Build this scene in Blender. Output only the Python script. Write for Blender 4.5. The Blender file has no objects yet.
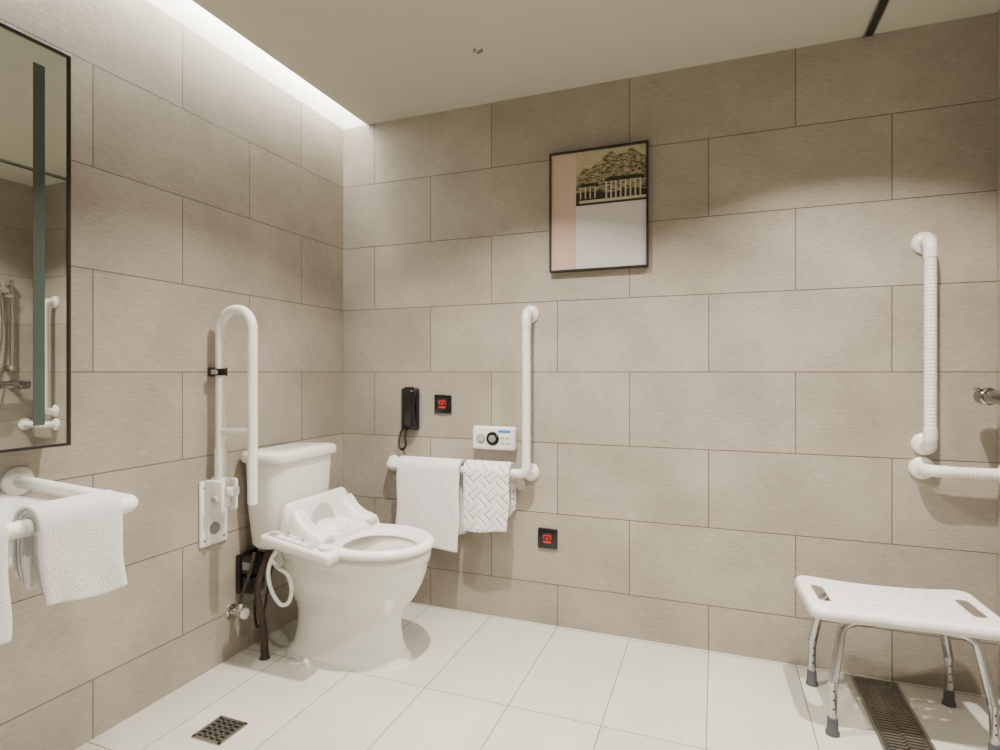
import bpy, bmesh, math, random
from mathutils import Vector, Matrix
random.seed(4)
PI = math.pi
C = bpy.context.scene.collection
WL = {}

# ------------------------------------------------------------------ materials
def new_mat(name):
    m = bpy.data.materials.new(name); m.use_nodes = True
    nt = m.node_tree; b = nt.nodes['Principled BSDF']
    return m, nt, b

def mat(name, col, rough=0.5, metal=0.0, var=0.04, vscale=12.0, bump=0.0, bscale=200.0, spec=None, coat=0.0, emis=None, estr=0.0):
    m, nt, b = new_mat(name)
    N = nt.nodes; L = nt.links
    tc = N.new('ShaderNodeTexCoord')
    nz = N.new('ShaderNodeTexNoise'); nz.inputs['Scale'].default_value = vscale; nz.inputs['Detail'].default_value = 3
    L.new(tc.outputs['Object'], nz.inputs['Vector'])
    rp = N.new('ShaderNodeValToRGB')
    rp.color_ramp.elements[0].position = 0.3; rp.color_ramp.elements[1].position = 0.7
    rp.color_ramp.elements[0].color = (*[c*(1-var) for c in col], 1)
    rp.color_ramp.elements[1].color = (*[min(1, c*(1+var)) for c in col], 1)
    L.new(nz.outputs['Fac'], rp.inputs['Fac']); L.new(rp.outputs['Color'], b.inputs['Base Color'])
    b.inputs['Roughness'].default_value = rough; b.inputs['Metallic'].default_value = metal
    if coat: b.inputs['Coat Weight'].default_value = coat; b.inputs['Coat Roughness'].default_value = 0.08
    if spec is not None: b.inputs['Specular IOR Level'].default_value = spec
    if bump:
        n2 = N.new('ShaderNodeTexNoise'); n2.inputs['Scale'].default_value = bscale; n2.inputs['Detail'].default_value = 2
        L.new(tc.outputs['Object'], n2.inputs['Vector'])
        bp = N.new('ShaderNodeBump'); bp.inputs['Strength'].default_value = bump; bp.inputs['Distance'].default_value = 0.003
        L.new(n2.outputs['Fac'], bp.inputs['Height']); L.new(bp.outputs['Normal'], b.inputs['Normal'])
    if emis:
        b.inputs['Emission Color'].default_value = (*emis, 1); b.inputs['Emission Strength'].default_value = estr
    return m

def tile_mat(name, uaxis, usign, uoff, vaxis, vsign, voff, bw, rh, off, c1, c2, cm, rough, grain=(18, 95), gstr=0.26, bstr=0.8, mortar=0.0017, blot=4):
    m, nt, b = new_mat(name)
    N = nt.nodes; L = nt.links
    g = N.new('ShaderNodeNewGeometry'); s = N.new('ShaderNodeSeparateXYZ'); L.new(g.outputs['Position'], s.inputs[0])
    def lin(ax, sg, of):
        n = N.new('ShaderNodeMath'); n.operation = 'MULTIPLY_ADD'
        L.new(s.outputs[ax], n.inputs[0]); n.inputs[1].default_value = sg; n.inputs[2].default_value = of
        return n
    u = lin(uaxis, usign, uoff); v = lin(vaxis, vsign, voff)
    cb = N.new('ShaderNodeCombineXYZ'); L.new(u.outputs[0], cb.inputs[0]); L.new(v.outputs[0], cb.inputs[1])
    br = N.new('ShaderNodeTexBrick'); br.offset = off; br.offset_frequency = 2; br.squash = 1.0
    br.inputs['Scale'].default_value = 1.0; br.inputs['Mortar Size'].default_value = mortar
    br.inputs['Mortar Smooth'].default_value = 0.1; br.inputs['Bias'].default_value = 0.0
    br.inputs['Brick Width'].default_value = bw; br.inputs['Row Height'].default_value = rh
    br.inputs['Color1'].default_value = (*c1, 1); br.inputs['Color2'].default_value = (*c2, 1); br.inputs['Mortar'].default_value = (*cm, 1)
    L.new(cb.outputs[0], br.inputs['Vector'])
    mp = N.new('ShaderNodeMapping'); mp.inputs['Scale'].default_value = (grain[0], grain[1], 1); mp.inputs['Rotation'].default_value = (0, 0, 0.10)
    L.new(cb.outputs[0], mp.inputs['Vector'])
    nz = N.new('ShaderNodeTexNoise'); nz.inputs['Scale'].default_value = 1.6; nz.inputs['Detail'].default_value = 7; nz.inputs['Roughness'].default_value = 0.82
    L.new(mp.outputs[0], nz.inputs['Vector'])
    nb = N.new('ShaderNodeTexNoise'); nb.inputs['Scale'].default_value = blot; nb.inputs['Detail'].default_value = 3
    L.new(cb.outputs[0], nb.inputs['Vector'])
    ad = N.new('ShaderNodeMath'); ad.operation = 'MULTIPLY_ADD'; L.new(nz.outputs['Fac'], ad.inputs[0]); ad.inputs[1].default_value = 1.7; L.new(nb.outputs['Fac'], ad.inputs[2])
    mr = N.new('ShaderNodeMapRange'); mr.inputs['From Min'].default_value = 0.95; mr.inputs['From Max'].default_value = 1.75
    mr.inputs['To Min'].default_value = 1 - gstr; mr.inputs['To Max'].default_value = 1 + gstr
    L.new(ad.outputs[0], mr.inputs['Value'])
    mx = N.new('ShaderNodeVectorMath'); mx.operation = 'SCALE'
    L.new(br.outputs['Color'], mx.inputs[0]); L.new(mr.outputs[0], mx.inputs['Scale'])
    L.new(mx.outputs[0], b.inputs['Base Color'])
    b.inputs['Roughness'].default_value = rough
    hs = N.new('ShaderNodeMath'); hs.operation = 'MULTIPLY_ADD'; L.new(br.outputs['Fac'], hs.inputs[0]); hs.inputs[1].default_value = -1.5
    h2 = N.new('ShaderNodeMath'); h2.operation = 'MULTIPLY'; L.new(nz.outputs['Fac'], h2.inputs[0]); h2.inputs[1].default_value = 1.0
    L.new(h2.outputs[0], hs.inputs[2])
    bp = N.new('ShaderNodeBump'); bp.inputs['Strength'].default_value = bstr; bp.inputs['Distance'].default_value = 0.002
    L.new(hs.outputs[0], bp.inputs['Height']); L.new(bp.outputs['Normal'], b.inputs['Normal'])
    return m

W1 = (0.325, 0.288, 0.236); W2 = (0.390, 0.350, 0.293); WM = (0.12, 0.10, 0.078)
M_back = tile_mat('tile back wall', 0, 1, -0.18+0.6, 2, 1, -1.074+1.2, 0.6, 0.3, 0.5, W1, W2, WM, 0.40)
M_left = tile_mat('tile left wall', 1, -1, 0.3+0.6, 2, 1, -1.074+1.2, 0.6, 0.3, 0.5, W1, W2, WM, 0.40)
M_right = tile_mat('tile right wall', 1, -1, 0.0+0.6, 2, 1, -1.074+1.2, 0.6, 0.3, 0.5, W1, W2, WM, 0.40)
M_floor = tile_mat('tile floor', 0, 1, -0.18+0.6, 1, -1, -0.015+0.6, 0.3, 0.6, 0.0, (0.50, 0.485, 0.43), (0.555, 0.54, 0.485), (0.17, 0.155, 0.125), 0.22, grain=(50, 50), gstr=0.12, bstr=0.10)
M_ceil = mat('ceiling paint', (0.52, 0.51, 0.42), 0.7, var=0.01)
M_cove = mat('cove white paint', (0.88, 0.87, 0.84), 0.7, var=0.01)
M_glow = mat('led diffuser', (1, 1, 1), 0.5, emis=(1.0, 0.96, 0.88), estr=34)
M_cer = mat('white ceramic', (0.76, 0.745, 0.69), 0.08, var=0.01, coat=0.6)
M_cer2 = mat('basin ceramic', (0.82, 0.85, 0.82), 0.12, var=0.01, coat=0.4)
M_plw = mat('warm white plastic', (0.78, 0.775, 0.74), 0.22, var=0.01)
M_nyl = mat('white nylon', (0.80, 0.79, 0.75), 0.30, var=0.015)
M_pan = mat('light grey panel', (0.45, 0.45, 0.44), 0.35, var=0.02)
M_gry = mat('grey plastic', (0.22, 0.22, 0.22), 0.4)
M_blk = mat('black plastic', (0.008, 0.008, 0.009), 0.2, var=0.1)
M_blk2 = mat('black satin metal', (0.014, 0.011, 0.010), 0.4, var=0.1)
M_red = mat('red legend', (0.55, 0.012, 0.012), 0.4)
M_blue = mat('blue sticker', (0.03, 0.20, 0.58), 0.4)
M_chr = mat('chrome', (0.62, 0.62, 0.62), 0.08, 1.0, var=0.01)
M_dch = mat('dark chrome', (0.26, 0.25, 0.24), 0.15, 1.0, var=0.05)
M_alu = mat('satin aluminium', (0.50, 0.51, 0.52), 0.22, 1.0, var=0.03)
M_rub = mat('grey rubber', (0.07, 0.075, 0.085), 0.7, bump=0.2)
M_seat = mat('stool white plastic', (0.80, 0.80, 0.79), 0.35, var=0.01, bump=0.1, bscale=300)
M_drn = mat('drain metal', (0.30, 0.28, 0.25), 0.33, 0.9, var=0.10)
M_drd = mat('drain gutter dark', (0.010, 0.008, 0.007), 0.6, 0.0, var=0.2)
M_hose = mat('dark brown hose', (0.045, 0.030, 0.022), 0.3, 0.3, var=0.3, bump=0.4, bscale=400)
M_mir = mat('mirror silver', (0.70, 0.72, 0.70), 0.01, 1.0, var=0.0)
M_fst = mat('frosted green glass strip', (0.050, 0.072, 0.064), 0.5, var=0.05)
M_rail = mat('dark ceiling rail', (0.05, 0.05, 0.045), 0.35, 0.6)
M_pink = mat('pink paper', (0.58, 0.42, 0.345), 0.6, var=0.02)
M_wht = mat('white paper', (0.62, 0.595, 0.59), 0.45, var=0.02)
M_sil = mat('caulk', (0.65, 0.63, 0.58), 0.5)
M_water = mat('bowl water', (0.36, 0.35, 0.32), 0.03)

def towel_mat(name, kind):
    m, nt, b = new_mat(name); N = nt.nodes; L = nt.links
    b.inputs['Base Color'].default_value = (0.86, 0.85, 0.84, 1); b.inputs['Roughness'].default_value = 0.95
    b.inputs['Sheen Weight'].default_value = 0.3
    g = N.new('ShaderNodeNewGeometry'); s = N.new('ShaderNodeSeparateXYZ'); L.new(g.outputs['Position'], s.inputs[0])
    nz = N.new('ShaderNodeTexNoise'); nz.inputs['Scale'].default_value = 240; nz.inputs['Detail'].default_value = 4; nz.inputs['Roughness'].default_value = 0.7
    L.new(g.outputs['Position'], nz.inputs['Vector'])
    def math_(op, a, bb=None, c=None):
        n = N.new('ShaderNodeMath'); n.operation = op
        for i, q in enumerate((a, bb, c)):
            if q is None: continue
            if isinstance(q, (int, float)): n.inputs[i].default_value = q
            else: L.new(q, n.inputs[i])
        return n.outputs[0]
    if kind == 'chevron':
        P = 0.150
        a = math_('ADD', s.outputs[0], s.outputs[2]); d = math_('SUBTRACT', s.outputs[0], s.outputs[2])
        ca = math_('SINE', math_('MULTIPLY', a, 2*PI/P)); cd_ = math_('SINE', math_('MULTIPLY', d, 2*PI/P))
        sel = math_('GREATER_THAN', math_('MULTIPLY', ca, cd_), 0.0)
        s1 = math_('SINE', math_('MULTIPLY', a, 2*PI/0.0375)); s2 = math_('SINE', math_('MULTIPLY', d, 2*PI/0.0375))
        inv = math_('SUBTRACT', 1.0, sel)
        w = math_('ADD', math_('MULTIPLY', s1, sel), math_('MULTIPLY', s2, inv))
        w = math_('MULTIPLY', math_('MINIMUM', w, -0.3), 2.2)
        dist = 0.0050; nk = 0.8
    elif kind == 'waffle':
        a1 = math_('SINE', math_('MULTIPLY', math_('ADD', s.outputs[0], s.outputs[2]), 2*PI/0.011))
        a2 = math_('SINE', math_('MULTIPLY', math_('SUBTRACT', s.outputs[0], s.outputs[2]), 2*PI/0.011))
        w = math_('MULTIPLY', math_('MULTIPLY', a1, a2), 0.45); dist = 0.003; nk = 1.4
    else:
        w = 0.0; dist = 0.0045; nk = 1.8
    h = math_('MULTIPLY_ADD', nz.outputs['Fac'], nk, w)
    bp = N.new('ShaderNodeBump'); bp.inputs['Strength'].default_value = 0.8; bp.inputs['Distance'].default_value = dist
    L.new(h, bp.inputs['Height']); L.new(bp.outputs['Normal'], b.inputs['Normal'])
    return m
M_tw1 = towel_mat('terry towel waffle', 'waffle'); M_tw2 = towel_mat('terry towel weave', 'chevron'); M_tw3 = towel_mat('terry towel plain', 'plain')

def art_mat():
    m, nt, b = new_mat('ink landscape print'); N = nt.nodes; L = nt.links
    tc = N.new('ShaderNodeTexCoord')
    mp = N.new('ShaderNodeMapping'); mp.inputs['Scale'].default_value = (18, 1, 60); mp.inputs['Rotation'].default_value = (0, 0.35, 0)
    L.new(tc.outputs['Object'], mp.inputs['Vector'])
    nz = N.new('ShaderNodeTexNoise'); nz.inputs['Scale'].default_value = 2.4; nz.inputs['Detail'].default_value = 8; nz.inputs['Roughness'].default_value = 0.8
    L.new(mp.outputs[0], nz.inputs['Vector'])
    rp = N.new('ShaderNodeValToRGB'); e = rp.color_ramp.elements
    e[0].position = 0.46; e[0].color = (0.025, 0.02, 0.015, 1); e[1].position = 0.55; e[1].color = (0.42, 0.36, 0.20, 1)
    L.new(nz.outputs['Fac'], rp.inputs['Fac']); L.new(rp.outputs['Color'], b.inputs['Base Color'])
    b.inputs['Roughness'].default_value = 0.5
    return m
M_art = art_mat()
M_gold = mat('ochre gold sky', (0.43, 0.385, 0.23), 0.5, var=0.18, vscale=60)
M_ink = mat('black ink', (0.018, 0.014, 0.011), 0.5)
M_cream = mat('cream ink highlight', (0.48, 0.445, 0.33), 0.5)

# ------------------------------------------------------------------ mesh helpers
def mk(name, bm, m, parent=None, label=None, cat=None, group=None, kind=None, ang=38, local=False, mods=None):
    bmesh.ops.recalc_face_normals(bm, faces=bm.faces)
    if parent is not None:
        base = WL.get(parent.name, Vector((0, 0, 0)))
        if not local: bmesh.ops.translate(bm, verts=bm.verts, vec=-base)
        loc = None
    else:
        xs = [v.co.x for v in bm.verts]; ys = [v.co.y for v in bm.verts]; zs = [v.co.z for v in bm.verts]
        base = Vector(((min(xs)+max(xs))/2, (min(ys)+max(ys))/2, min(zs)))
        if kind == 'structure': base = Vector((0, 0, 0))
        bmesh.ops.translate(bm, verts=bm.verts, vec=-base); loc = base
    me = bpy.data.meshes.new(name); bm.to_mesh(me); bm.free()
    for p in me.polygons: p.use_smooth = True
    me.set_sharp_from_angle(angle=math.radians(ang))
    me.materials.append(m)
    o = bpy.data.objects.new(name, me); C.objects.link(o)
    if parent is not None: o.parent = parent
    else: o.location = loc
    WL[o.name] = base.copy()
    if label: o['label'] = label
    if cat: o['category'] = cat
    if group: o['group'] = group
    if kind: o['kind'] = kind
    return o
def thing(name, label, cat, loc, group=None, rotz=0):
    o = bpy.data.objects.new(name, None); C.objects.link(o); o.empty_display_size = 0.05
    o.location = loc; o.rotation_euler = (0, 0, rotz); o['label'] = label; o['category'] = cat
    if group: o['group'] = group
    WL[o.name] = Vector(loc)
    return o
def B(): return bmesh.new()
def box(bm, a, b, bev=0.0, seg=2, M=None):
    t = bmesh.new(); bmesh.ops.create_cube(t, size=1)
    a = Vector(a); b = Vector(b); c = (a+b)/2; s = b-a
    for v in t.verts: v.co = Vector((v.co.x*s.x, v.co.y*s.y, v.co.z*s.z))
    if bev: bmesh.ops.bevel(t, geom=t.edges[:], offset=min(bev, 0.49*min(abs(s.x), abs(s.y), abs(s.z))), segments=seg, profile=0.5, affect='EDGES')
    if M is not None: bmesh.ops.transform(t, matrix=M, verts=t.verts)
    bmesh.ops.translate(t, verts=t.verts, vec=c)
    me = bpy.data.meshes.new('t'); t.to_mesh(me); t.free(); bm.from_mesh(me); bpy.data.meshes.remove(me)
    return bm
def loft(bm, rings, cap0=True, cap1=True, closed=False):
    vr = [[bm.verts.new(p) for p in r] for r in rings]
    n = len(vr[0]); k = len(vr)
    for i in range(k if closed else k-1):
        a = vr[i]; b = vr[(i+1) % k]
        for j in range(n):
            bm.faces.new((a[j], a[(j+1) % n], b[(j+1) % n], b[j]))
    if not closed:
        if cap0: bm.faces.new(vr[0][::-1])
        if cap1: bm.faces.new(vr[-1])
    return bm
def frame_of(d):
    d = Vector(d).normalized()
    up = Vector((0, 0, 1)) if abs(d.z) < 0.9 else Vector((1, 0, 0))
    a = d.cross(up).normalized(); return a, d.cross(a).normalized()
def lathe(bm, c, axis, prof, seg=32):
    c = Vector(c); d = Vector(axis).normalized(); a, b = frame_of(d)
    rings = [[c+d*h+(a*math.cos(2*PI*j/seg)+b*math.sin(2*PI*j/seg))*max(r, 1e-4) for j in range(seg)] for r, h in prof]
    return loft(bm, rings)
def fillet(pts, rad, n=8):
    pts = [Vector(p) for p in pts]; out = [pts[0]]
    for i in range(1, len(pts)-1):
        p = pts[i]; a = (pts[i-1]-p); b = (pts[i+1]-p); la, lb = a.length, b.length; a.normalize(); b.normalize()
        phi = a.angle(b)
        if phi > PI-0.02: out.append(p); continue
        r = rad; d = r/math.tan(phi/2); mx = 0.49*min(la, lb) if 0 < i-1 or i < len(pts)-2 else 0.98*min(la, lb)
        if d > mx: d = mx; r = d*math.tan(phi/2)
        cen = p+(a+b).normalized()*(r/math.sin(phi/2)); s = p+a*d-cen; e = p+b*d-cen; tot = s.angle(e)
        for k in range(n+1):
            t = k/n
            out.append(cen+(s*math.sin((1-t)*tot)+e*math.sin(t*tot))/math.sin(tot))
    out.append(pts[-1]); return out
def catmull(pts, n=8):
    P = [Vector(p) for p in pts]; P = [2*P[0]-P[1]]+P+[2*P[-1]-P[-2]]; out = []
    for i in range(1, len(P)-2):
        p0, p1, p2, p3 = P[i-1:i+3]
        for k in range(n):
            t = k/n
            out.append(0.5*((2*p1)+(p2-p0)*t+(2*p0-5*p1+4*p2-p3)*t*t+(3*p1-p0-3*p2+p3)*t**3))
    out.append(P[-2]); return out
def tube(bm, pts, r, seg=16):
    pts = [Vector(p) for p in pts]; n = len(pts)
    T = []
    for i in range(n):
        d = pts[min(i+1, n-1)]-pts[max(i-1, 0)]; T.append(d.normalized())
    a, _ = frame_of(T[0]); rings = []
    for i in range(n):
        a = (a-T[i]*a.dot(T[i])).normalized(); b = T[i].cross(a)
        rr = r(i/(n-1)) if callable(r) else r
        rings.append([pts[i]+(a*math.cos(2*PI*j/seg)+b*math.sin(2*PI*j/seg))*rr for j in range(seg)])
    return loft(bm, rings)
def ribbed(bm, p, q, r, seg=20, pitch=0.012, amp=0.0007):
    p = Vector(p); q = Vector(q); L = (q-p).length; n = max(4, int(L/pitch*4))
    return tube(bm, [p.lerp(q, i/n) for i in range(n+1)], lambda t: r+amp*math.sin(2*PI*t*L/pitch), seg)
def rrect(x0, x1, y0, y1, r, z, n=6):
    out = []
    for cx, cy, a0 in ((x1-r, y1-r, 0), (x0+r, y1-r, PI/2), (x0+r, y0+r, PI), (x1-r, y0+r, 1.5*PI)):
        for k in range(n+1):
            a = a0+PI/2*k/n; out.append(Vector((cx+r*math.cos(a), cy+r*math.sin(a), z)))
    return out

# ------------------------------------------------------------------ room shell
XR = 2.575; YF = -3.4; ZC = 2.262; SL = 0.138
def struct(name, a, b, m):
    return mk(name, box(B(), a, b), m, kind='structure')
struct('floor', (-0.1, YF-0.1, -0.1), (XR+0.1, 0.1, 0), M_floor)
struct('wall_left', (-0.1, YF, 0), (0, 0.1, ZC), M_left)
struct('wall_back', (0, 0, 0), (XR+0.1, 0.1, ZC), M_back)
struct('wall_right', (XR, YF, 0), (XR+0.1, 0, ZC), M_right)
struct('wall_front', (-0.1, YF-0.1, 0), (XR+0.1, YF, ZC), M_back)
struct('ceiling', (SL, YF, ZC), (XR+0.1, 0.1, ZC+0.04), M_ceil)
bm = B()
box(bm, (-0.1, YF, ZC), (0, 0.1, ZC+0.2)); box(bm, (SL, YF, ZC+0.04), (SL+0.04, 0.1, ZC+0.2))
box(bm, (-0.1, YF, ZC+0.2), (SL+0.04, 0.1, ZC+0.24)); box(bm, (0, 0, ZC), (SL, 0.1, ZC+0.2))
box(bm, (0, YF-0.05, ZC), (SL, YF, ZC+0.2))
mk('trim_1', bm, M_cove, kind='structure')
t = thing('cove_light', 'long bright strip light recessed in the ceiling slot along the left wall', 'light', (0.07, -1.7, ZC+0.18))
mk('housing', box(B(), (0.02, YF+0.05, ZC+0.18), (0.12, -0.012, ZC+0.2)), M_plw, t)
mk('diffuser', box(B(), (0.03, YF+0.06, ZC+0.168), (0.11, -0.02, ZC+0.18), 0.003), M_glow, t)

# ------------------------------------------------------------------ toilet
yc = -0.485
def egg(xb, xf, w, z, n=56, p=2.0, xc=None, y0=yc):
    xc = xb+(xf-xb)*0.45 if xc is None else xc; out = []
    for k in range(n):
        a = 2*PI*k/n; c, s = math.cos(a), math.sin(a)
        pp = 2.0 if c > 0 else p
        X = (xf-xc)*abs(c)**(2/pp) if c > 0 else -(xc-xb)*abs(c)**(2/pp)
        Y = w*math.copysign(abs(s)**(2/(pp if c <= 0 else 2.0)), s)
        out.append(Vector((xc+X, y0+Y, z)))
    return out
toilet = thing('toilet', 'white ceramic two-piece toilet with open bidet seat beside the tiled corner', 'toilet', (0.4, yc, 0))
secs = [(0.142, 0.642, 0.134, 0.0), (0.142, 0.644, 0.136, 0.010), (0.145, 0.640, 0.132, 0.020), (0.158, 0.624, 0.120, 0.034), (0.165, 0.612, 0.110, 0.07), (0.170, 0.604, 0.103, 0.12), (0.170, 0.607, 0.103, 0.155),
        (0.162, 0.625, 0.114, 0.195), (0.146, 0.664, 0.145, 0.245), (0.136, 0.691, 0.166, 0.295), (0.130, 0.706, 0.177, 0.340), (0.130, 0.711, 0.180, 0.366), (0.130, 0.712, 0.181, 0.372), (0.129, 0.719, 0.187, 0.378), (0.129, 0.721, 0.189, 0.398), (0.131, 0.720, 0.188, 0.408), (0.137, 0.714, 0.182, 0.415),
        (0.33, 0.672, 0.128, 0.415), (0.34, 0.662, 0.120, 0.40), (0.35, 0.650, 0.112, 0.36), (0.38, 0.61, 0.09, 0.30), (0.42, 0.55, 0.06, 0.25), (0.45, 0.50, 0.03, 0.235)]
bm = B(); loft(bm, [egg(a, b_, w, z, p=2.8) for a, b_, w, z in secs])
mk('bowl', bm, M_cer, toilet, ang=60)
mk('water', loft(B(), [egg(0.40, 0.585, 0.076, 0.272), egg(0.40, 0.585, 0.076, 0.2725)]), M_water, toilet)
st = [(0.30, 0.727, 0.192, 0.421), (0.297, 0.731, 0.196, 0.430), (0.30, 0.728, 0.193, 0.442), (0.31, 0.718, 0.184, 0.449), (0.325, 0.706, 0.172, 0.451), (0.345, 0.692, 0.155, 0.446), (0.372, 0.675, 0.128, 0.436), (0.382, 0.667, 0.118, 0.428), (0.385, 0.665, 0.116, 0.421)]
mk('seat', loft(B(), [egg(*s, p=2.4) for s in st], closed=True), M_plw, toilet, ang=70)
yt = yc-0.012
def tankring(x0, x1, hw, z, r=0.05, bow=0.012):
    Rr = rrect(x0, x1, yt-hw, yt+hw, r, z, 8)
    out = []
    for p in Rr:
        f = (p.x-x0)/(x1-x0); p = p.copy(); p.x += bow*f*(1-((p.y-yt)/hw)**2); out.append(p)
    return out
mk('tank', loft(B(), [tankring(0.045, 0.160, 0.145, 0.405), tankring(0.035, 0.172, 0.156, 0.42), tankring(0.028, 0.188, 0.168, 0.55), tankring(0.022, 0.198, 0.175, 0.735)]), M_cer, toilet)
mk('tank_lid', loft(B(), [tankring(0.016, 0.208, 0.184, 0.733), tankring(0.013, 0.214, 0.188, 0.740), tankring(0.013, 0.214, 0.188, 0.762), tankring(0.018, 0.207, 0.182, 0.772), tankring(0.035, 0.187, 0.16, 0.777), tankring(0.07, 0.16, 0.11, 0.779, 0.04)]), M_cer, toilet, ang=50)
mk('coupling', loft(B(), [rrect(0.06, 0.24, yt-0.10, yt+0.10, 0.03, z) for z in (0.33, 0.415)]), M_cer, toilet)
def lobe(y0, y1, prof, dipf, e_w=0.02, floor=0.418, n=24):
    rings = []
    for i in range(n+1):
        y = y0+(y1-y0)*i/n; d = min(y-y0, y1-y); e = min(1, d/e_w); e = math.sqrt(max(0, 1-(1-e)**2)) if e < 1 else 1
        e = 0.72+0.28*e
        rings.append([Vector((a-dipf(y, z), yc+y, floor+(z-floor)*e)) for a, z in prof])
    return loft(B(), rings)
dip = lambda y, z: 0
mk('bidet_base', lobe(-0.190, 0.190, [(0.215, 0.418), (0.215, 0.480), (0.222, 0.486), (0.30, 0.480), (0.375, 0.468), (0.395, 0.460), (0.402, 0.450), (0.402, 0.418)],
    lambda y, z: 0.03*math.sqrt(max(0, 1-(y/0.10)**2)), 0.03, n=60), M_plw, toilet, ang=50)
mk('rear_cover', lobe(-0.186, 0.186, [(0.212, 0.470), (0.211, 0.572), (0.216, 0.584), (0.226, 0.590), (0.237, 0.588), (0.245, 0.579), (0.250, 0.545), (0.256, 0.510), (0.262, 0.470)], dip, 0.03, n=40), M_plw, toilet, ang=50)
lp = [(0.246, 0.470), (0.252, 0.552), (0.258, 0.562), (0.267, 0.564), (0.278, 0.556), (0.302, 0.524), (0.338, 0.500), (0.372, 0.490), (0.390, 0.482), (0.396, 0.470), (0.396, 0.455)]
for s in (-1, 1):
    a, b_ = (0.104, 0.186) if s > 0 else (-0.186, -0.104)
    mk('side_cover', lobe(a, b_, lp, lambda y, z: (0.045 if z < 0.53 else 0.01)*max(0, (0.130-abs(y))/0.03)**1.5 if abs(y) < 0.130 else 0, 0.018, n=24), M_plw, toilet, ang=55)
mk('nozzle_cover', lathe(B(), (0.300, yc, 0.440), (0.15, 0, 1), [(0.066, 0), (0.066, 0.034), (0.060, 0.044), (0.046, 0.050), (0.001, 0.052)], 40), M_plw, toilet, ang=50)
mk('recess_panel', lathe(B(), (0.256, yc, 0.487), (1, 0, 0.1), [(0.072, 0), (0.070, 0.004), (0.066, 0.005)], 40), M_pan, toilet)
for s in (-1, 1):
    mk('hinge', lathe(B(), (0.388, yc+s*0.140-0.026, 0.462), (0, 1, 0), [(0.011, 0), (0.015, 0.004), (0.015, 0.048), (0.011, 0.052)], 20), M_pan, toilet)
Mr = Matrix.Rotation(math.radians(9), 4, 'Y')
bm = B(); box(bm, (0.195, -0.758, 0.441), (0.495, -0.684, 0.479), 0.013, 4, Mr)
cp = mk('control_panel', bm, M_plw, toilet)
def onpanel(x, y, h=0.0198):
    q = Mr @ Vector((x-0.345, 0, h)); return Vector((0.345+q.x, y, 0.460+q.z))
pn = Mr @ Vector((0, 0, 1))
bm = B(); box(bm, onpanel(0.315, -0.721)-Vector((0.100, 0.026, 0.0008)), onpanel(0.315, -0.721)+Vector((0.100, 0.026, 0.0012)), 0, 2, Mr)
mk('label_plate', bm, M_pan, cp)
for i, x in enumerate((0.232, 0.268, 0.304, 0.340, 0.376)):
    mk('button', lathe(B(), onpanel(x, -0.731), pn, [(0.013, 0), (0.013, 0.003), (0.010, 0.0045)], 20), M_plw if i else M_gry, cp)
    mk('button', lathe(B(), onpanel(x, -0.705), pn, [(0.007, 0), (0.007, 0.003), (0.005, 0.004)], 16), M_gry if i % 2 else M_plw, cp)
mk('knob', lathe(B(), onpanel(0.445, -0.721), pn, [(0.022, 0), (0.022, 0.010), (0.018, 0.014)], 24), M_plw, cp)
mk('panel_bracket', box(B(), (0.24, -0.695, 0.420), (0.38, -0.660, 0.455), 0.006), M_plw, toilet)
mk('caulk_bead', loft(B(), [egg(0.138, 0.649, 0.141, 0.0, p=2.8), egg(0.141, 0.645, 0.137, 0.006, p=2.8)]), M_sil, toilet)
for s in (-1, 1):
    mk('bolt_cap', lathe(B(), (0.30, yc+s*0.150, 0.0), (0, 0, 1), [(0.016, 0), (0.015, 0.012), (0.008, 0.02), (0.001, 0.021)], 16), M_cer, toilet)

# plumbing beside toilet
ou = thing('power_adapter', 'black stacked power plug box on the wall below the toilet tank', 'plug', (0.0, -0.62, 0.225))
mk('socket', box(B(), (0, -0.672, 0.232), (0.022, -0.575, 0.380), 0.006), M_blk, ou)
mk('plug', box(B(), (0.022, -0.668, 0.308), (0.080, -0.585, 0.376), 0.008), M_blk, ou)
pl = mk('plug', box(B(), (0.022, -0.664, 0.234), (0.072, -0.590, 0.298), 0.008), M_blk, ou)
mk('rating_label', box(B(), (0.034, -0.6695, 0.328), (0.068, -0.668, 0.356)), M_gry, ou)
mk('power_cable', tube(B(), catmull([(0.05, -0.62, 0.24), (0.055, -0.63, 0.16), (0.075, -0.635, 0.10), (0.095, -0.625, 0.16), (0.105, -0.60, 0.30), (0.12, -0.58, 0.40)], 8), 0.005, 10), M_blk, ou)
dp = thing('supply_pipe', 'dark brown supply hose rising from the floor behind the toilet', 'pipe', (0.118, -0.655, 0))
mk('hose', tube(B(), catmull([(0.122, -0.650, 0.0), (0.122, -0.650, 0.06), (0.115, -0.655, 0.15), (0.098, -0.662, 0.24), (0.105, -0.65, 0.32), (0.115, -0.61, 0.405)], 8), 0.0125, 14), M_hose, dp)
mk('floor_collar', lathe(B(), (0.122, -0.650, 0), (0, 0, 1), [(0.020, 0), (0.019, 0.004), (0.015, 0.010), (0.015, 0.03)], 24), M_hose, dp)
av = thing('angle_valve', 'small chrome angle stop valve on the left wall behind the toilet', 'valve', (0, -0.690, 0.175))
zv = 0.175; yv = -0.690
mk('wall_flange', lathe(B(), (0, yv, zv), (1, 0, 0), [(0.028, 0), (0.027, 0.005), (0.015, 0.010)], 24), M_chr, av)
mk('valve_body', lathe(B(), (0.008, yv, zv), (1, 0, 0), [(0.011, 0), (0.011, 0.03), (0.017, 0.032), (0.017, 0.050), (0.010, 0.055)], 20), M_chr, av)
mk('handle', lathe(B(), (0.060, yv, zv), (1, 0, 0), [(0.018, 0), (0.021, 0.004), (0.019, 0.012), (0.012, 0.015)], 10), M_plw, av)
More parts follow.
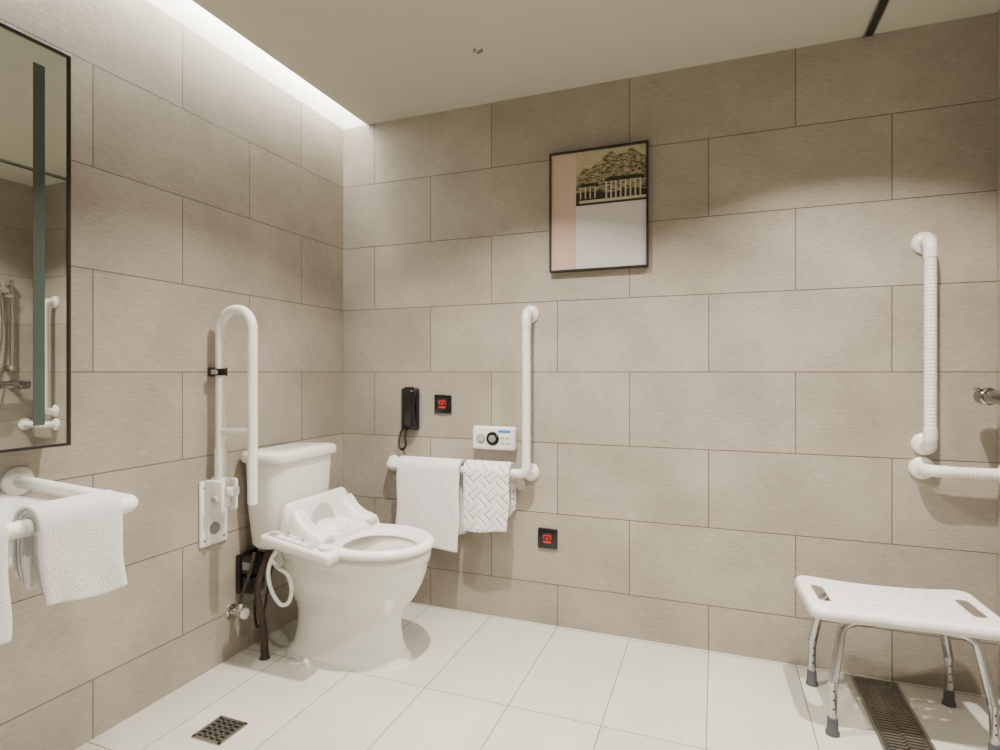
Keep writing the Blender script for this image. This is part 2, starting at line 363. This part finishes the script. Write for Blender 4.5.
mk('outlet', tube(B(), [(0.046, yv, zv), (0.046, yv, zv+0.035)], 0.010, 16), M_chr, av)
mk('valve_hose', tube(B(), catmull([(0.046, yv, 0.205), (0.048, yv, 0.23), (0.065, yv-0.002, 0.27), (0.088, yv, 0.33), (0.092, -0.67, 0.40)], 8), 0.006, 10), M_hose, av)
ho = mk('water_hose', tube(B(), catmull([(0.225, -0.70, 0.430), (0.205, -0.705, 0.40), (0.195, -0.71, 0.35), (0.21, -0.712, 0.29), (0.25, -0.712, 0.245), (0.285, -0.71, 0.255), (0.29, -0.70, 0.30), (0.262, -0.685, 0.34), (0.21, -0.680, 0.36), (0.17, -0.665, 0.375)], 10), 0.0070, 14), M_plw,
        label='white flexible hose looping under the bidet control panel', cat='hose')

# ------------------------------------------------------------------ grab bars
R = 0.0180
def flange(c, nrm, parent, r=0.038):
    mk('flange', lathe(B(), c, nrm, [(r, 0), (r, 0.006), (r*0.93, 0.011), (r*0.72, 0.014), (0.024, 0.017)], 32), M_nyl, parent, ang=50)
def grab(name, label, loc, path, walls, group=None, standoffs=(), R=R):
    t = thing(name, label, 'grab bar', loc, group)
    P = [Vector(p) for p in path]
    for i in range(1, len(P)-1):
        a = P[i-1]-P[i]; b = P[i+1]-P[i]
        la = min(0.1, a.length) if i == 1 else min(0.06, a.length); lb = b.length if (i == len(P)-2 and b.length < 0.1) else min(0.06, b.length)
        pts = fillet([P[i]+a.normalized()*la, P[i], P[i]+b.normalized()*lb], 0.032, 10)
        if i == 1 and a.length > 0.1: mk('rail', ribbed(B(), P[0], P[1]-(P[1]-P[0]).normalized()*0.04, R, 24), M_nyl, t, ang=70)
        if i == len(P)-2 and b.length > 0.1: mk('rail', ribbed(B(), P[i]+b.normalized()*0.04, P[-1], R, 24), M_nyl, t, ang=70)
        mk('elbow', tube(B(), pts, R+0.0018, 24), M_nyl, t, ang=50)
    for i in range(1, len(P)-2):
        d = (P[i+1]-P[i]).normalized()
        mk('rail', ribbed(B(), P[i]+d*0.035, P[i+1]-d*0.035, R, 24), M_nyl, t, ang=70)
    for c, n_ in walls: flange(c, n_, t)
    for a, b in standoffs: mk('standoff', tube(B(), [a, b], R, 20), M_nyl, t)
    return t
so = 0.062
grab('grab_bar', 'white L-shaped grab bar with towels over its lower arm beside the toilet', (0.62, 0, 0.645),
     [(0.291, 0, 0.645), (0.291, -so, 0.645), (0.962, -so, 0.645), (0.962, -so, 1.322), (0.962, 0, 1.322)],
     [((0.291, 0, 0.645), (0, -1, 0)), ((0.962, 0, 1.322), (0, -1, 0)), ((0.962, 0, 0.645), (0, -1, 0))],
     standoffs=[((0.962, 0, 0.645), (0.962, -so+0.01, 0.645))])
grab('grab_bar', 'white straight vertical grab bar on the back wall above the shower stool', (2.373, 0, 0.828),
     [(2.373, 0, 1.515), (2.373, -so, 1.515), (2.373, -so, 0.828), (2.373, 0, 0.828)],
     [((2.373, 0, 1.515), (0, -1, 0)), ((2.373, 0, 0.828), (0, -1, 0))])
t = grab('grab_bar', 'low white horizontal grab bar reaching the right corner above the stool', (2.40, 0, 0.745),
     [(2.366, 0, 0.745), (2.366, -so, 0.745), (XR, -so, 0.745)],
     [((2.366, 0, 0.745), (0, -1, 0)), ((XR, -so, 0.745), (-1, 0, 0))])
ZS = 0.790; XF = 0.530
grab('grab_bar', 'white U-shaped grab rail around the wash basin under the mirror', (0.0, -1.40, ZS),
     [(0, -1.395, ZS), (XF, -1.468, ZS), (XF, -2.15, ZS), (0, -2.20, ZS)],
     [((0, -1.395, ZS), (1, 0, 0)), ((0, -2.20, ZS), (1, 0, 0))], R=0.0155)

# fold-up bar
fy = -0.785; x1, x2 = 0.048, 0.195
t = thing('folding_grab_bar', 'white U-shaped drop-down grab bar folded upright on the left wall by the toilet', 'grab bar', (0, fy, 0.45))
pl = mk('wall_plate', box(B(), (0, fy-0.052, 0.452), (0.012, fy+0.068, 0.686), 0.005), M_nyl, t)
for dz in (0.475, 0.663):
    for dy in (-0.035, 0.05):
        mk('screw', lathe(B(), (0.012, fy+dy, dz), (1, 0, 0), [(0.006, 0), (0.005, 0.002)], 12), M_chr, pl)
mk('boss', lathe(B(), (0.012, fy+0.008, 0.51), (1, 0, 0), [(0.022, 0), (0.021, 0.004), (0.012, 0.006)], 24), M_gry, pl)
for dy in (-0.036, 0.024):
    mk('hinge_cheek', box(B(), (0.012, fy+dy, 0.580), (0.094, fy+dy+0.014, 0.692), 0.008, 3), M_nyl, t)
mk('hinge_block', box(B(), (0.016, fy-0.018, 0.59), (0.080, fy+0.020, 0.700), 0.010, 3), M_nyl, t)
mk('hinge_pin', lathe(B(), (0.062, fy-0.044, 0.625), (0, 1, 0), [(0.012, 0), (0.014, 0.003), (0.014, 0.088), (0.012, 0.091)], 20), M_pan, t)
mk('release_lever', box(B(), (0.084, fy-0.018, 0.635), (0.118, fy+0.022, 0.668), 0.008, 3), M_nyl, t)
U = fillet([(x1, fy, 0.67), (x1, fy, 1.295), (x2, fy, 1.295), (x2, fy, 0.617)], 0.073, 16)
bm = B(); tube(bm, U, 0.0165, 24)
ut = mk('u_tube', bm, M_nyl, t, ang=50)
mk('end_cap', lathe(B(), (x2, fy, 0.617), (0, 0, -1), [(0.0165, 0), (0.014, 0.006), (0.006, 0.009)], 24), M_nyl, ut)
mk('cross_link', tube(B(), [(x1, fy, 0.862), (x2, fy, 0.868)], 0.011, 20), M_nyl, t)
mk('sleeve', tube(B(), [(x1, fy, 0.675), (x1, fy, 0.80)], R+0.002, 24), M_nyl, t)
cl = mk('wall_clip', box(B(), (0.0, fy-0.012, 1.058), (0.052, fy+0.03, 1.090), 0.003), M_blk, t)
mk('clip_ring', lathe(B(), (x1, fy, 1.062), (0, 0, 1), [(R+0.004, 0), (R+0.005, 0.012), (R+0.004, 0.024)], 24), M_blk, cl)
mk('clip_screw', box(B(), (x1-0.012, fy-0.032, 1.066), (x1+0.012, fy-0.02, 1.082), 0.003), M_chr, cl)

# ------------------------------------------------------------------ towels
def towel(name, label, axis, a0, a1, bar, zb, front, back, m, layers=3, seed=0, group=None, amp=0.004, R=R, th=0.0085, sp=0.0095):
    rnd = random.Random(seed); bm = B()
    for L in range(layers):
        ro = R+th/2+0.002+sp*L
        f = front-0.008*(layers-1-L)*(1 if L % 2 else 1.8); bk = back-0.006*L
        i0 = a0+0.005*(layers-1-L)*rnd.uniform(0.3, 1.3); i1 = a1-0.005*(layers-1-L)*rnd.uniform(0.2, 1.5)
        path = []
        nf = 26
        for k in range(nf): path.append((-ro*(1+0.05*(1-k/nf)), zb-bk*(1-k/nf), 1-k/nf))
        for k in range(13):
            a = PI-PI*k/12; path.append((ro*math.cos(a), zb+ro*math.sin(a), 0))
        for k in range(1, nf+1): path.append((ro*(1+0.12*k/nf), zb-f*k/nf, k/nf))
        nw = 30; grid = []
        for i in range(nw+1):
            u = i/nw; w = i0+(i1-i0)*u; row = []
            for (n_, z, h) in path:
                sg = 1 if n_ > 0 else -1
                am = amp if sg > 0 else min(amp, 0.002)
                dn = am*h*(1+math.sin(u*5.3+seed)+0.6*math.sin(u*10+z*16+seed*2))*sg*0.7
                ww = w+0.006*math.sin(z*27+seed+u)*h-0.006*h*(u-0.5)
                zz = z-(0.007*math.sin(u*4+seed+L)*h)
                edge = 0.005*max(0, 1-min(u, 1-u)/0.07)**2
                nn = n_+dn-sg*edge*(1 if h > 0 else 0)
                row.append(bm.verts.new((ww, bar-nn, zz) if axis == 'x' else (bar+nn, ww, zz)))
            grid.append(row)
        for i in range(nw):
            for j in range(len(path)-1):
                bm.faces.new((grid[i][j], grid[i+1][j], grid[i+1][j+1], grid[i][j+1]))
    o = mk(name, bm, m, label=label, cat='towel', group=group, ang=180)
    s = o.modifiers.new('s', 'SOLIDIFY'); s.thickness = th; s.offset = 0
    u = o.modifiers.new('b', 'SUBSURF'); u.levels = 1; u.render_levels = 1
    return o
towel('hand_towel', 'larger white waffle-textured towel hanging on the L-shaped grab bar', 'x', 0.362, 0.672, -so, 0.645, 0.345, 0.30, M_tw1, 3, 1)
towel('hand_towel', 'smaller white towel with raised interlocking weave hanging near the bend of the grab bar', 'x', 0.690, 0.900, -so, 0.645, 0.245, 0.19, M_tw2, 3, 5)
towel('hand_towel', 'folded white towel draped over the front of the basin grab rail', 'y', -1.676, -1.520, XF, ZS, 0.148, 0.120, M_tw3, 3, 3, R=0.0150, amp=0.006, th=0.0075, sp=0.0082)
towel('hand_towel', 'white towel at the left edge of the photo on the basin rail', 'y', -1.90, -1.722, XF, ZS, 0.172, 0.15, M_tw3, 3, 8, R=0.0150, amp=0.005, th=0.0075, sp=0.0082)

# ------------------------------------------------------------------ basin
t = thing('wash_basin', 'white ceramic wall-hung wash basin inside the U-shaped rail', 'sink', (0, -1.80, 0.56))
zb = 0.771
rg = [rrect(0.0, 0.20, -1.93, -1.67, 0.06, 0.58), rrect(0.0, 0.30, -2.00, -1.60, 0.08, 0.64), rrect(0, 0.41, -2.06, -1.51, 0.08, 0.71), rrect(0, 0.465, -2.09, -1.455, 0.05, 0.742), rrect(0, 0.472, -2.09, -1.450, 0.05, zb-0.006), rrect(0.004, 0.467, -2.085, -1.455, 0.05, zb),
      rrect(0.10, 0.445, -2.065, -1.485, 0.06, zb), rrect(0.11, 0.435, -2.055, -1.495, 0.07, zb-0.012), rrect(0.14, 0.40, -1.98, -1.58, 0.09, 0.68), rrect(0.18, 0.34, -1.90, -1.69, 0.07, 0.655)]
bs = mk('basin', loft(B(), rg), M_cer2, t, ang=50)
mk('drain', lathe(B(), (0.26, -1.79, 0.655), (0, 0, 1), [(0.022, 0), (0.021, 0.003), (0.012, 0.004)], 24), M_chr, t)

# ------------------------------------------------------------------ mirror
mx = 0.08; my0, my1 = -2.02, -1.3144; mz0, mz1 = 0.8776, 1.921
t = thing('mirror', 'tall rectangular wall mirror with thin black frame above the basin', 'mirror', (0, (my0+my1)/2, mz0), rotz=math.radians(-0.45))
mk('back_box', box(B(), (0.004, my0+0.01, mz0+0.01), (mx-0.006, my1-0.01, mz1-0.01)), M_blk2, t)
mk('mirror_glass', box(B(), (mx-0.006, my0+0.007, mz0+0.007), (mx-0.001, my1-0.007, mz1-0.007)), M_mir, t)
bm = B(); fw = 0.007
box(bm, (mx-0.03, my1-fw, mz0), (mx+0.003, my1, mz1)); box(bm, (mx-0.03, my0, mz0), (mx+0.003, my0+fw, mz1))
box(bm, (mx-0.03, my0+fw, mz0), (mx+0.003, my1-fw, mz0+fw)); box(bm, (mx-0.03, my0+fw, mz1-fw), (mx+0.003, my1-fw, mz1))
mk('frame', bm, M_blk2, t)
for ya, yb in ((-1.403, -1.376), (my0+0.062, my0+0.089)):
    mk('frosted_strip', box(B(), (mx-0.0012, ya, 0.937), (mx-0.0002, yb, 1.863)), M_fst, t, label='frosted grey-green light strip in the glass')

# ------------------------------------------------------------------ wall items
t = thing('wall_telephone', 'black wall-mounted telephone handset with coiled cord above the grab bar', 'telephone', (0.378, 0, 0.80))
mk('cradle', box(B(), (0.336, -0.024, 0.806), (0.426, 0, 1.0), 0.010, 3), M_blk, t)
rings = []
for k in range(25):
    s = k/24; z = 0.812+0.184*s; th = 0.020+0.014*(abs(2*s-1)**3); yb = -0.030-0.012*math.sin(PI*s)
    w = 0.029+0.007*abs(2*s-1)**2
    e = min(1, min(s, 1-s)/0.06); e = math.sqrt(max(0.05, 1-(1-e)**2))
    rings.append([Vector((0.388+w*e*math.copysign(abs(math.cos(a))**0.6, math.cos(a)), yb-th/2*e*1.3*math.copysign(abs(math.sin(a))**0.6, math.sin(a)), z)) for a in [2*PI*j/24 for j in range(24)]])
mk('handset', loft(B(), rings), M_blk, t, ang=60)
mk('hook', box(B(), (0.370, -0.05, 0.985), (0.402, -0.01, 1.006), 0.004), M_blk, t)
base = catmull([(0.372, -0.03, 0.812), (0.362, -0.03, 0.775), (0.366, -0.03, 0.735), (0.345, -0.03, 0.715), (0.328, -0.025, 0.745), (0.332, -0.018, 0.79), (0.348, -0.012, 0.815)], 60)
hx = []
for i, p in enumerate(base):
    d = (base[min(i+1, len(base)-1)]-base[max(i-1, 0)]).normalized(); a, b = frame_of(d); w = i*2*PI/8
    hx.append(p+(a*math.cos(w)+b*math.sin(w))*0.0048)
mk('coiled_cord', tube(B(), hx, 0.0017, 6), M_blk, t, ang=80)

def call_button(x, z, label):
    t = thing('call_button', label, 'call button', (x, 0, z-0.043), 'emergency call buttons on the back wall')
    mk('plate', box(B(), (x-0.043, -0.009, z-0.043), (x+0.043, 0, z+0.043), 0.004, 3), M_blk, t)
    key = mk('key', box(B(), (x-0.025, -0.014, z-0.025), (x+0.025, -0.009, z+0.025), 0.003, 2), M_blk2, t)
    y0, y1 = -0.0152, -0.0138
    bm = B()
    for (a, b_, c, d) in ((-0.017, 0.012, 0.017, 0.017), (-0.017, -0.002, -0.013, 0.012), (0.013, -0.002, 0.017, 0.012), (-0.017, -0.018, 0.017, -0.009), (-0.006, -0.003, 0.006, 0.006)):
        box(bm, (x+a, y0, z+b_), (x+c, y1, z+d))
    mk('red_legend', bm, M_red, key, label='red symbol')
call_button(0.545, 0.928, 'black square emergency call button with red symbol beside the telephone')
call_button(1.0385, 0.368, 'black square emergency call button with red symbol low on the wall by the floor')

x0, x1_, z0, z1 = 0.702, 0.902, 0.735, 0.837
t = thing('bidet_control_box', 'white wall-mounted control box with round dial and blue sticker', 'control box', (0.802, 0, z0))
mk('case', box(B(), (x0, -0.035, z0), (x1_, 0, z1), 0.012, 4), M_plw, t)
d = mk('dial', lathe(B(), (0.800, -0.035, 0.785), (0, -1, 0), [(0.030, 0), (0.030, 0.003), (0.027, 0.006), (0.021, 0.0065)], 32), M_blk, t)
mk('dial_cap', lathe(B(), (0.800, -0.0405, 0.785), (0, -1, 0), [(0.016, 0), (0.016, 0.004), (0.012, 0.006)], 24), M_gry, d)
d = mk('round_key', lathe(B(), (0.745, -0.035, 0.783), (0, -1, 0), [(0.020, 0), (0.020, 0.002), (0.018, 0.003)], 32), M_gry, t)
mk('key_cap', lathe(B(), (0.745, -0.0375, 0.783), (0, -1, 0), [(0.014, 0), (0.014, 0.003), (0.012, 0.004)], 24), M_pan, d)
mk('sticker', box(B(), (0.826, -0.0362, 0.812), (0.882, -0.0348, 0.823)), M_blue, t, label='blue sticker')
for dx in (0.846, 0.870):
    for dz in (0.768, 0.790):
        mk('small_key', box(B(), (dx-0.009, -0.037, dz-0.006), (dx+0.009, -0.0348, dz+0.006), 0.001), M_pan, t)

# framed art
ax0, ax1, az0, az1 = 1.0520, 1.4555, 1.492, 1.990
t = thing('framed_picture', 'dark-framed print with pink band and ink landscape on the back wall', 'picture', (1.25, 0, az0))
mk('backing', box(B(), (ax0+0.004, -0.016, az0+0.004), (ax1-0.004, 0, az1-0.004)), M_wht, t)
fw = 0.007; bm = B()
box(bm, (ax0, -0.028, az0), (ax0+fw, 0, az1)); box(bm, (ax1-fw, -0.028, az0), (ax1, 0, az1))
box(bm, (ax0+fw, -0.028, az0), (ax1-fw, 0, az0+fw)); box(bm, (ax0+fw, -0.028, az1-fw), (ax1-fw, 0, az1))
mk('frame', bm, M_blk2, t)
xs_ = ax0+0.112; zs_ = az0+0.268
mk('pink_band', box(B(), (ax0+fw, -0.0172, az0+fw), (xs_, -0.016, az1-fw)), M_pink, t, label='plain pink paper band')
pr = mk('landscape_print', box(B(), (xs_, -0.0172, zs_), (ax1-fw, -0.016, az1-fw)), M_gold, t, label='black and gold ink landscape')
def poly(bm, pts, y):
    bm.faces.new([bm.verts.new((a, y, b)) for a, b in pts])
W = ax1-fw-xs_; H_ = az1-fw-zs_
def q(u, v): return (xs_+u*W, zs_+v*H_)
bm = B()
ridge = [(0, 0.52), (0.06, 0.62), (0.12, 0.70), (0.2, 0.66), (0.28, 0.74), (0.36, 0.78), (0.44, 0.90), (0.52, 0.94), (0.6, 0.86), (0.7, 0.88), (0.78, 0.97), (0.86, 0.90), (0.93, 0.82), (1, 0.78)]
poly(bm, [q(*p) for p in ridge]+[q(1, 0.22), q(0, 0.22)], -0.0178)
mk('mountain', bm, M_art, pr)
bm = B()
poly(bm, [q(0.0, 0), q(1, 0), q(1, 0.20), (q(0.8, 0.24)), q(0.5, 0.20), q(0.2, 0.26), q(0, 0.22)], -0.0180)
poly(bm, [q(0.40, 0.40), q(0.46, 0.47), q(0.94, 0.47), q(1.0, 0.40)], -0.0184)
poly(bm, [q(0.02, 0.34), q(0.08, 0.40), q(0.30, 0.40), q(0.36, 0.34)], -0.0184)
mk('dark_ink', bm, M_ink, pr)
bm = B()
for k in range(8):
    a = 0.43+k*0.068; poly(bm, [q(a, 0.09), q(a+0.022, 0.09), q(a+0.022, 0.40), q(a, 0.40)], -0.0188)
for k in range(4):
    a = 0.06+k*0.07; poly(bm, [q(a, 0.12), q(a+0.018, 0.12), q(a+0.018, 0.34), q(a, 0.34)], -0.0188)
poly(bm, [q(0.05, 0.04), q(1, 0.04), q(1, 0.09), q(0.05, 0.09)], -0.0188)
mk('ink_highlights', bm, M_cream, pr)

# ceiling items
t = thing('ceiling_sprinkler', 'tiny chrome sprinkler head in the ceiling', 'sprinkler', (0.885, -0.40, ZC-0.012))
mk('escutcheon', lathe(B(), (0.885, -0.40, ZC), (0, 0, -1), [(0.019, 0), (0.019, 0.002), (0.013, 0.005)], 24), M_chr, t)
mk('head', lathe(B(), (0.885, -0.40, ZC-0.004), (0, 0, -1), [(0.008, 0), (0.008, 0.004), (0.006, 0.007), (0.002, 0.008)], 16), M_alu, t)
t = thing('curtain_rail', 'dark shower curtain track fixed to the ceiling above the stool', 'curtain rail', (2.205, -0.9, ZC-0.012))
bm = B(); box(bm, (2.190, -1.7, ZC-0.010), (2.195, -0.004, ZC)); box(bm, (2.217, -1.7, ZC-0.010), (2.222, -0.004, ZC))
mk('flanges', bm, M_alu, t)
mk('channel', box(B(), (2.195, -1.7, ZC-0.006), (2.217, -0.004, ZC)), M_rail, t)

# ------------------------------------------------------------------ floor drains
t = thing('channel_drain', 'long metal slotted shower channel drain under the stool', 'floor drain', (2.22, -0.6, 0))
dx0, dx1, dy0, dy1 = 2.150, 2.290, -1.15, -0.022
bm = B(); zt = 0.005
box(bm, (dx0, dy0, 0), (dx0+0.009, dy1, zt)); box(bm, (dx1-0.009, dy0, 0), (dx1, dy1, zt)); box(bm, (dx0+0.009, dy0, 0), (dx1-0.009, dy0+0.008, zt)); box(bm, (dx0+0.009, dy1-0.008, 0), (dx1-0.009, dy1, zt))
mk('frame', bm, M_drn, t)
mk('gutter', box(B(), (dx0+0.009, dy0+0.008, 0), (dx1-0.009, dy1-0.008, 0.0006)), M_drd, t)
bm = B(); y = dy1-0.018
while y > dy0+0.014:
    box(bm, (dx0+0.014, y-0.0040, 0.0006), (dx1-0.014, y+0.0040, zt)); y -= 0.0150
for xx in (dx0+0.012, (dx0+dx1)/2-0.0035, dx1-0.019): box(bm, (xx, dy0+0.01, 0.0006), (xx+0.007, dy1-0.01, zt))
mk('grate', bm, M_drn, t)
t = thing('floor_drain', 'small square metal floor drain in front of the toilet', 'floor drain', (0.318, -1.04, 0))
cx, cy = 0.318, -1.04
bm = B(); h = 0.054
box(bm, (cx-h, cy-h, 0), (cx-h+0.009, cy+h, zt)); box(bm, (cx+h-0.009, cy-h, 0), (cx+h, cy+h, zt)); box(bm, (cx-h, cy-h, 0), (cx+h, cy-h+0.009, zt)); box(bm, (cx-h, cy+h-0.009, 0), (cx+h, cy+h, zt))
mk('frame', bm, M_drn, t)
mk('gutter', box(B(), (cx-h+0.009, cy-h+0.009, 0), (cx+h-0.009, cy+h-0.009, 0.0006)), M_drd, t)
bm = B()
for k in range(5):
    yy = cy-0.034+k*0.017; box(bm, (cx-0.045, yy-0.0030, 0.0006), (cx+0.045, yy+0.0030, zt))
for k in range(3): box(bm, (cx-0.026+k*0.023, cy-0.045, 0.0006), (cx-0.020+k*0.023, cy+0.045, zt))
mk('grate', bm, M_drn, t)

# ------------------------------------------------------------------ shower stool
stool = thing('shower_stool', 'white plastic shower stool with handle slots and aluminium legs', 'stool', (2.220, -0.258, 0), rotz=math.radians(3))
def sd_rr(x, y, hx, hy, r):
    qx = abs(x)-hx+r; qy = abs(y)-hy+r
    return math.hypot(max(qx, 0), max(qy, 0))+min(max(qx, qy), 0)-r
HX, HY = 0.257, 0.160
holes = [(-0.12+0.04*i, yy) for i in range(7) for yy in (-0.085, 0.0, 0.085)]+[(-0.10+0.04*i, yy) for i in range(6) for yy in (-0.043, 0.043)]
def outer(x, y): return sd_rr(x, y, HX, HY-0.016*max(0, 1-(x/0.2)**2), 0.045)
def F(x, y):
    f = outer(x, y)
    f = max(f, -sd_rr(x-0.200, y, 0.018, 0.072, 0.017), -sd_rr(x+0.200, y, 0.018, 0.072, 0.017))
    for a, b in holes:
        if abs(x-a) < 0.02 and abs(y-b) < 0.02: f = max(f, 0.0055-math.hypot(x-a, y-b))
    return f
st_ = 0.004; nx = int(2*HX/st_)+2; ny = int(2*HY/st_)+2
bm = B(); G = {}
def gv(i, j):
    if (i, j) not in G: G[(i, j)] = bm.verts.new((-HX-st_+i*st_+st_/2, -HY-st_+j*st_+st_/2, 0))
    return G[(i, j)]
for i in range(nx+1):
    for j in range(ny+1):
        x = -HX-st_+(i+1)*st_; y = -HY-st_+(j+1)*st_
        if F(x, y) < 0: bm.faces.new((gv(i, j), gv(i+1, j), gv(i+1, j+1), gv(i, j+1)))
for v in bm.verts:
    if any(len(e.link_faces) == 1 for e in v.link_edges):
        for _ in range(3):
            x, y = v.co.x, v.co.y; f = F(x, y); h = 1e-4
            gx = (F(x+h, y)-F(x-h, y))/(2*h); gy = (F(x, y+h)-F(x, y-h))/(2*h); gg = gx*gx+gy*gy
            if gg < 1e-6: break
            v.co.x -= f*gx/gg*0.95; v.co.y -= f*gy/gg*0.95
for v in bm.verts:
    x, y = v.co.x, v.co.y; d = -outer(x, y)
    e = max(0, 1-d/0.014)
    v.co.z = 0.366+0.007*(x/HX)**2-0.003*(1-(y/HY)**2)-0.030*(1-math.sqrt(max(0, 1-e*e)))
so_ = mk('seat', bm, M_seat, stool, local=True, ang=60)
s = so_.modifiers.new('s', 'SOLIDIFY'); s.thickness = 0.005; s.offset = -1
bm = B()
for sx in (-0.13, 0.13): box(bm, (sx-0.012, -0.11, 0.340), (sx+0.012, 0.11, 0.357), 0.004)
for sy in (-0.075, 0.075): box(bm, (-0.15, sy-0.008, 0.342), (0.15, sy+0.008, 0.356), 0.003)
mk('seat_ribs', bm, M_seat, stool, local=True)
for sx in (-1, 1):
    for sy in (-1, 1):
        fx, fy_ = sx*0.196, sy*0.139
        p = fillet([(sx*0.02, sy*0.085, 0.330), (sx*0.165, sy*0.118, 0.330), (fx, fy_, 0.15)], 0.040, 10)
        lg = mk('leg', tube(B(), p, 0.0130, 18), M_alu, stool, local=True, ang=50)
        st0 = Vector((fx, fy_, 0.15)); ft = st0+Vector((sx*0.002, sy*0.003, -0.13))
        mk('extension', tube(B(), [st0+Vector((0, 0, 0.003)), ft], 0.0110, 18), M_alu, lg, local=True)
        mk('lock_collar', tube(B(), [st0+Vector((0, 0, 0.006)), st0+Vector((0, 0, -0.006))], 0.0143, 18), M_alu, lg, local=True)
        for k in range(3):
            c = st0.lerp(ft, 0.15+0.2*k)
            mk('adjust_hole', lathe(B(), c+Vector((0, -0.0100, 0)), (0, -1, 0), [(0.003, 0), (0.003, 0.0013)], 10), M_blk, lg, local=True)
        mk('rubber_foot', lathe(B(), (ft.x, ft.y, 0), (0, 0, 1), [(0.019, 0), (0.019, 0.008), (0.0155, 0.014), (0.0145, 0.045), (0.0135, 0.050)], 24), M_rub, lg, local=True)
mk('cross_bar', tube(B(), [(-0.160, -0.115, 0.312), (0.160, 0.115, 0.312)], 0.006, 12), M_alu, stool, local=True)

# ------------------------------------------------------------------ shower on right wall
my, mz = -0.200, 0.996
t = thing('shower_mixer', 'dark chrome shower mixer at the right edge above the low grab bar', 'shower mixer', (XR, my, mz-0.03))
mk('body', lathe(B(), (2.512, my-0.13, mz), (0, 1, 0), [(0.018, 0), (0.027, 0.004), (0.027, 0.05), (0.022, 0.055), (0.022, 0.205), (0.027, 0.21), (0.027, 0.256), (0.018, 0.26)], 28), M_dch, t)
for s in (-1, 1):
    mk('wall_union', lathe(B(), (XR, my+s*0.075, mz), (-1, 0, 0), [(0.032, 0), (0.030, 0.008), (0.014, 0.012), (0.014, 0.05)], 24), M_dch, t)
mk('lever', box(B(), (2.482, my+0.085, mz+0.018), (2.520, my+0.120, mz+0.030), 0.003), M_chr, t)
my = -0.155
t = thing('slide_rail', 'chrome slide rail on the right wall seen in the mirror', 'shower rail', (XR, my, 1.08))
mk('rail', tube(B(), [(2.538, my, 1.08), (2.538, my, 1.64)], 0.009, 16), M_chr, t)
for z in (1.10, 1.62): mk('bracket', lathe(B(), (XR, my, z), (-1, 0, 0), [(0.02, 0), (0.018, 0.01), (0.012, 0.042), (0.013, 0.047)], 16), M_chr, t)
mk('slider', box(B(), (2.523, my-0.04, 1.53), (2.552, my+0.010, 1.56), 0.006), M_chr, t)
hs = thing('hand_shower', 'chrome hand shower held on the slide rail in the mirror', 'hand shower', (2.54, my-0.045, 1.42))
mk('handle', tube(B(), [(2.54, my-0.045, 1.42), (2.54, my-0.052, 1.54), (2.538, my-0.075, 1.60)], 0.010, 14), M_chr, hs)
mk('spray_head', lathe(B(), (2.536, my-0.08, 1.612), (-0.2, -0.75, -0.6), [(0.02, -0.01), (0.036, 0.004), (0.038, 0.014), (0.032, 0.018)], 28), M_chr, hs)
mk('hose', tube(B(), catmull([(2.54, my-0.045, 1.42), (2.54, my-0.05, 1.25), (2.545, my-0.09, 1.03), (2.552, my-0.11, 0.85), (2.545, my-0.08, 0.80), (2.525, my-0.06, 0.86), (2.512, my-0.045, 0.972)], 10), 0.006, 10), M_alu, hs)

# ------------------------------------------------------------------ lights
def area(name, loc, energy, size, col=(1, 0.925, 0.81), rot=(0, 0, 0), spread=140):
    l = bpy.data.lights.new(name, 'AREA'); l.shape = 'DISK'; l.size = size; l.energy = energy; l.color = col; l.spread = math.radians(spread)
    o = bpy.data.objects.new(name, l); C.objects.link(o); o.location = loc; o.rotation_euler = rot; return o
area('downlight_near_toilet', (1.02, -0.85, ZC-0.01), 34, 0.05, spread=115)
area('downlight_shower', (2.10, -0.75, ZC-0.01), 32, 0.05, spread=115)
area('downlight_entry', (1.45, -2.0, ZC-0.01), 20, 0.08, spread=130)
w = bpy.data.worlds.new('World'); bpy.context.scene.world = w; w.use_nodes = True
w.node_tree.nodes['Background'].inputs[0].default_value = (1, 0.92, 0.8, 1); w.node_tree.nodes['Background'].inputs[1].default_value = 0.05

# ------------------------------------------------------------------ camera
cd = bpy.data.cameras.new('camera'); cam = bpy.data.objects.new('camera', cd); C.objects.link(cam)
cd.sensor_width = 36; cd.lens = 20.556; cd.shift_y = -0.003; cd.clip_start = 0.02
cam.location = (1.705, -2.343, 1.074); cam.rotation_euler = (PI/2, 0, math.radians(20.68))
bpy.context.scene.camera = cam
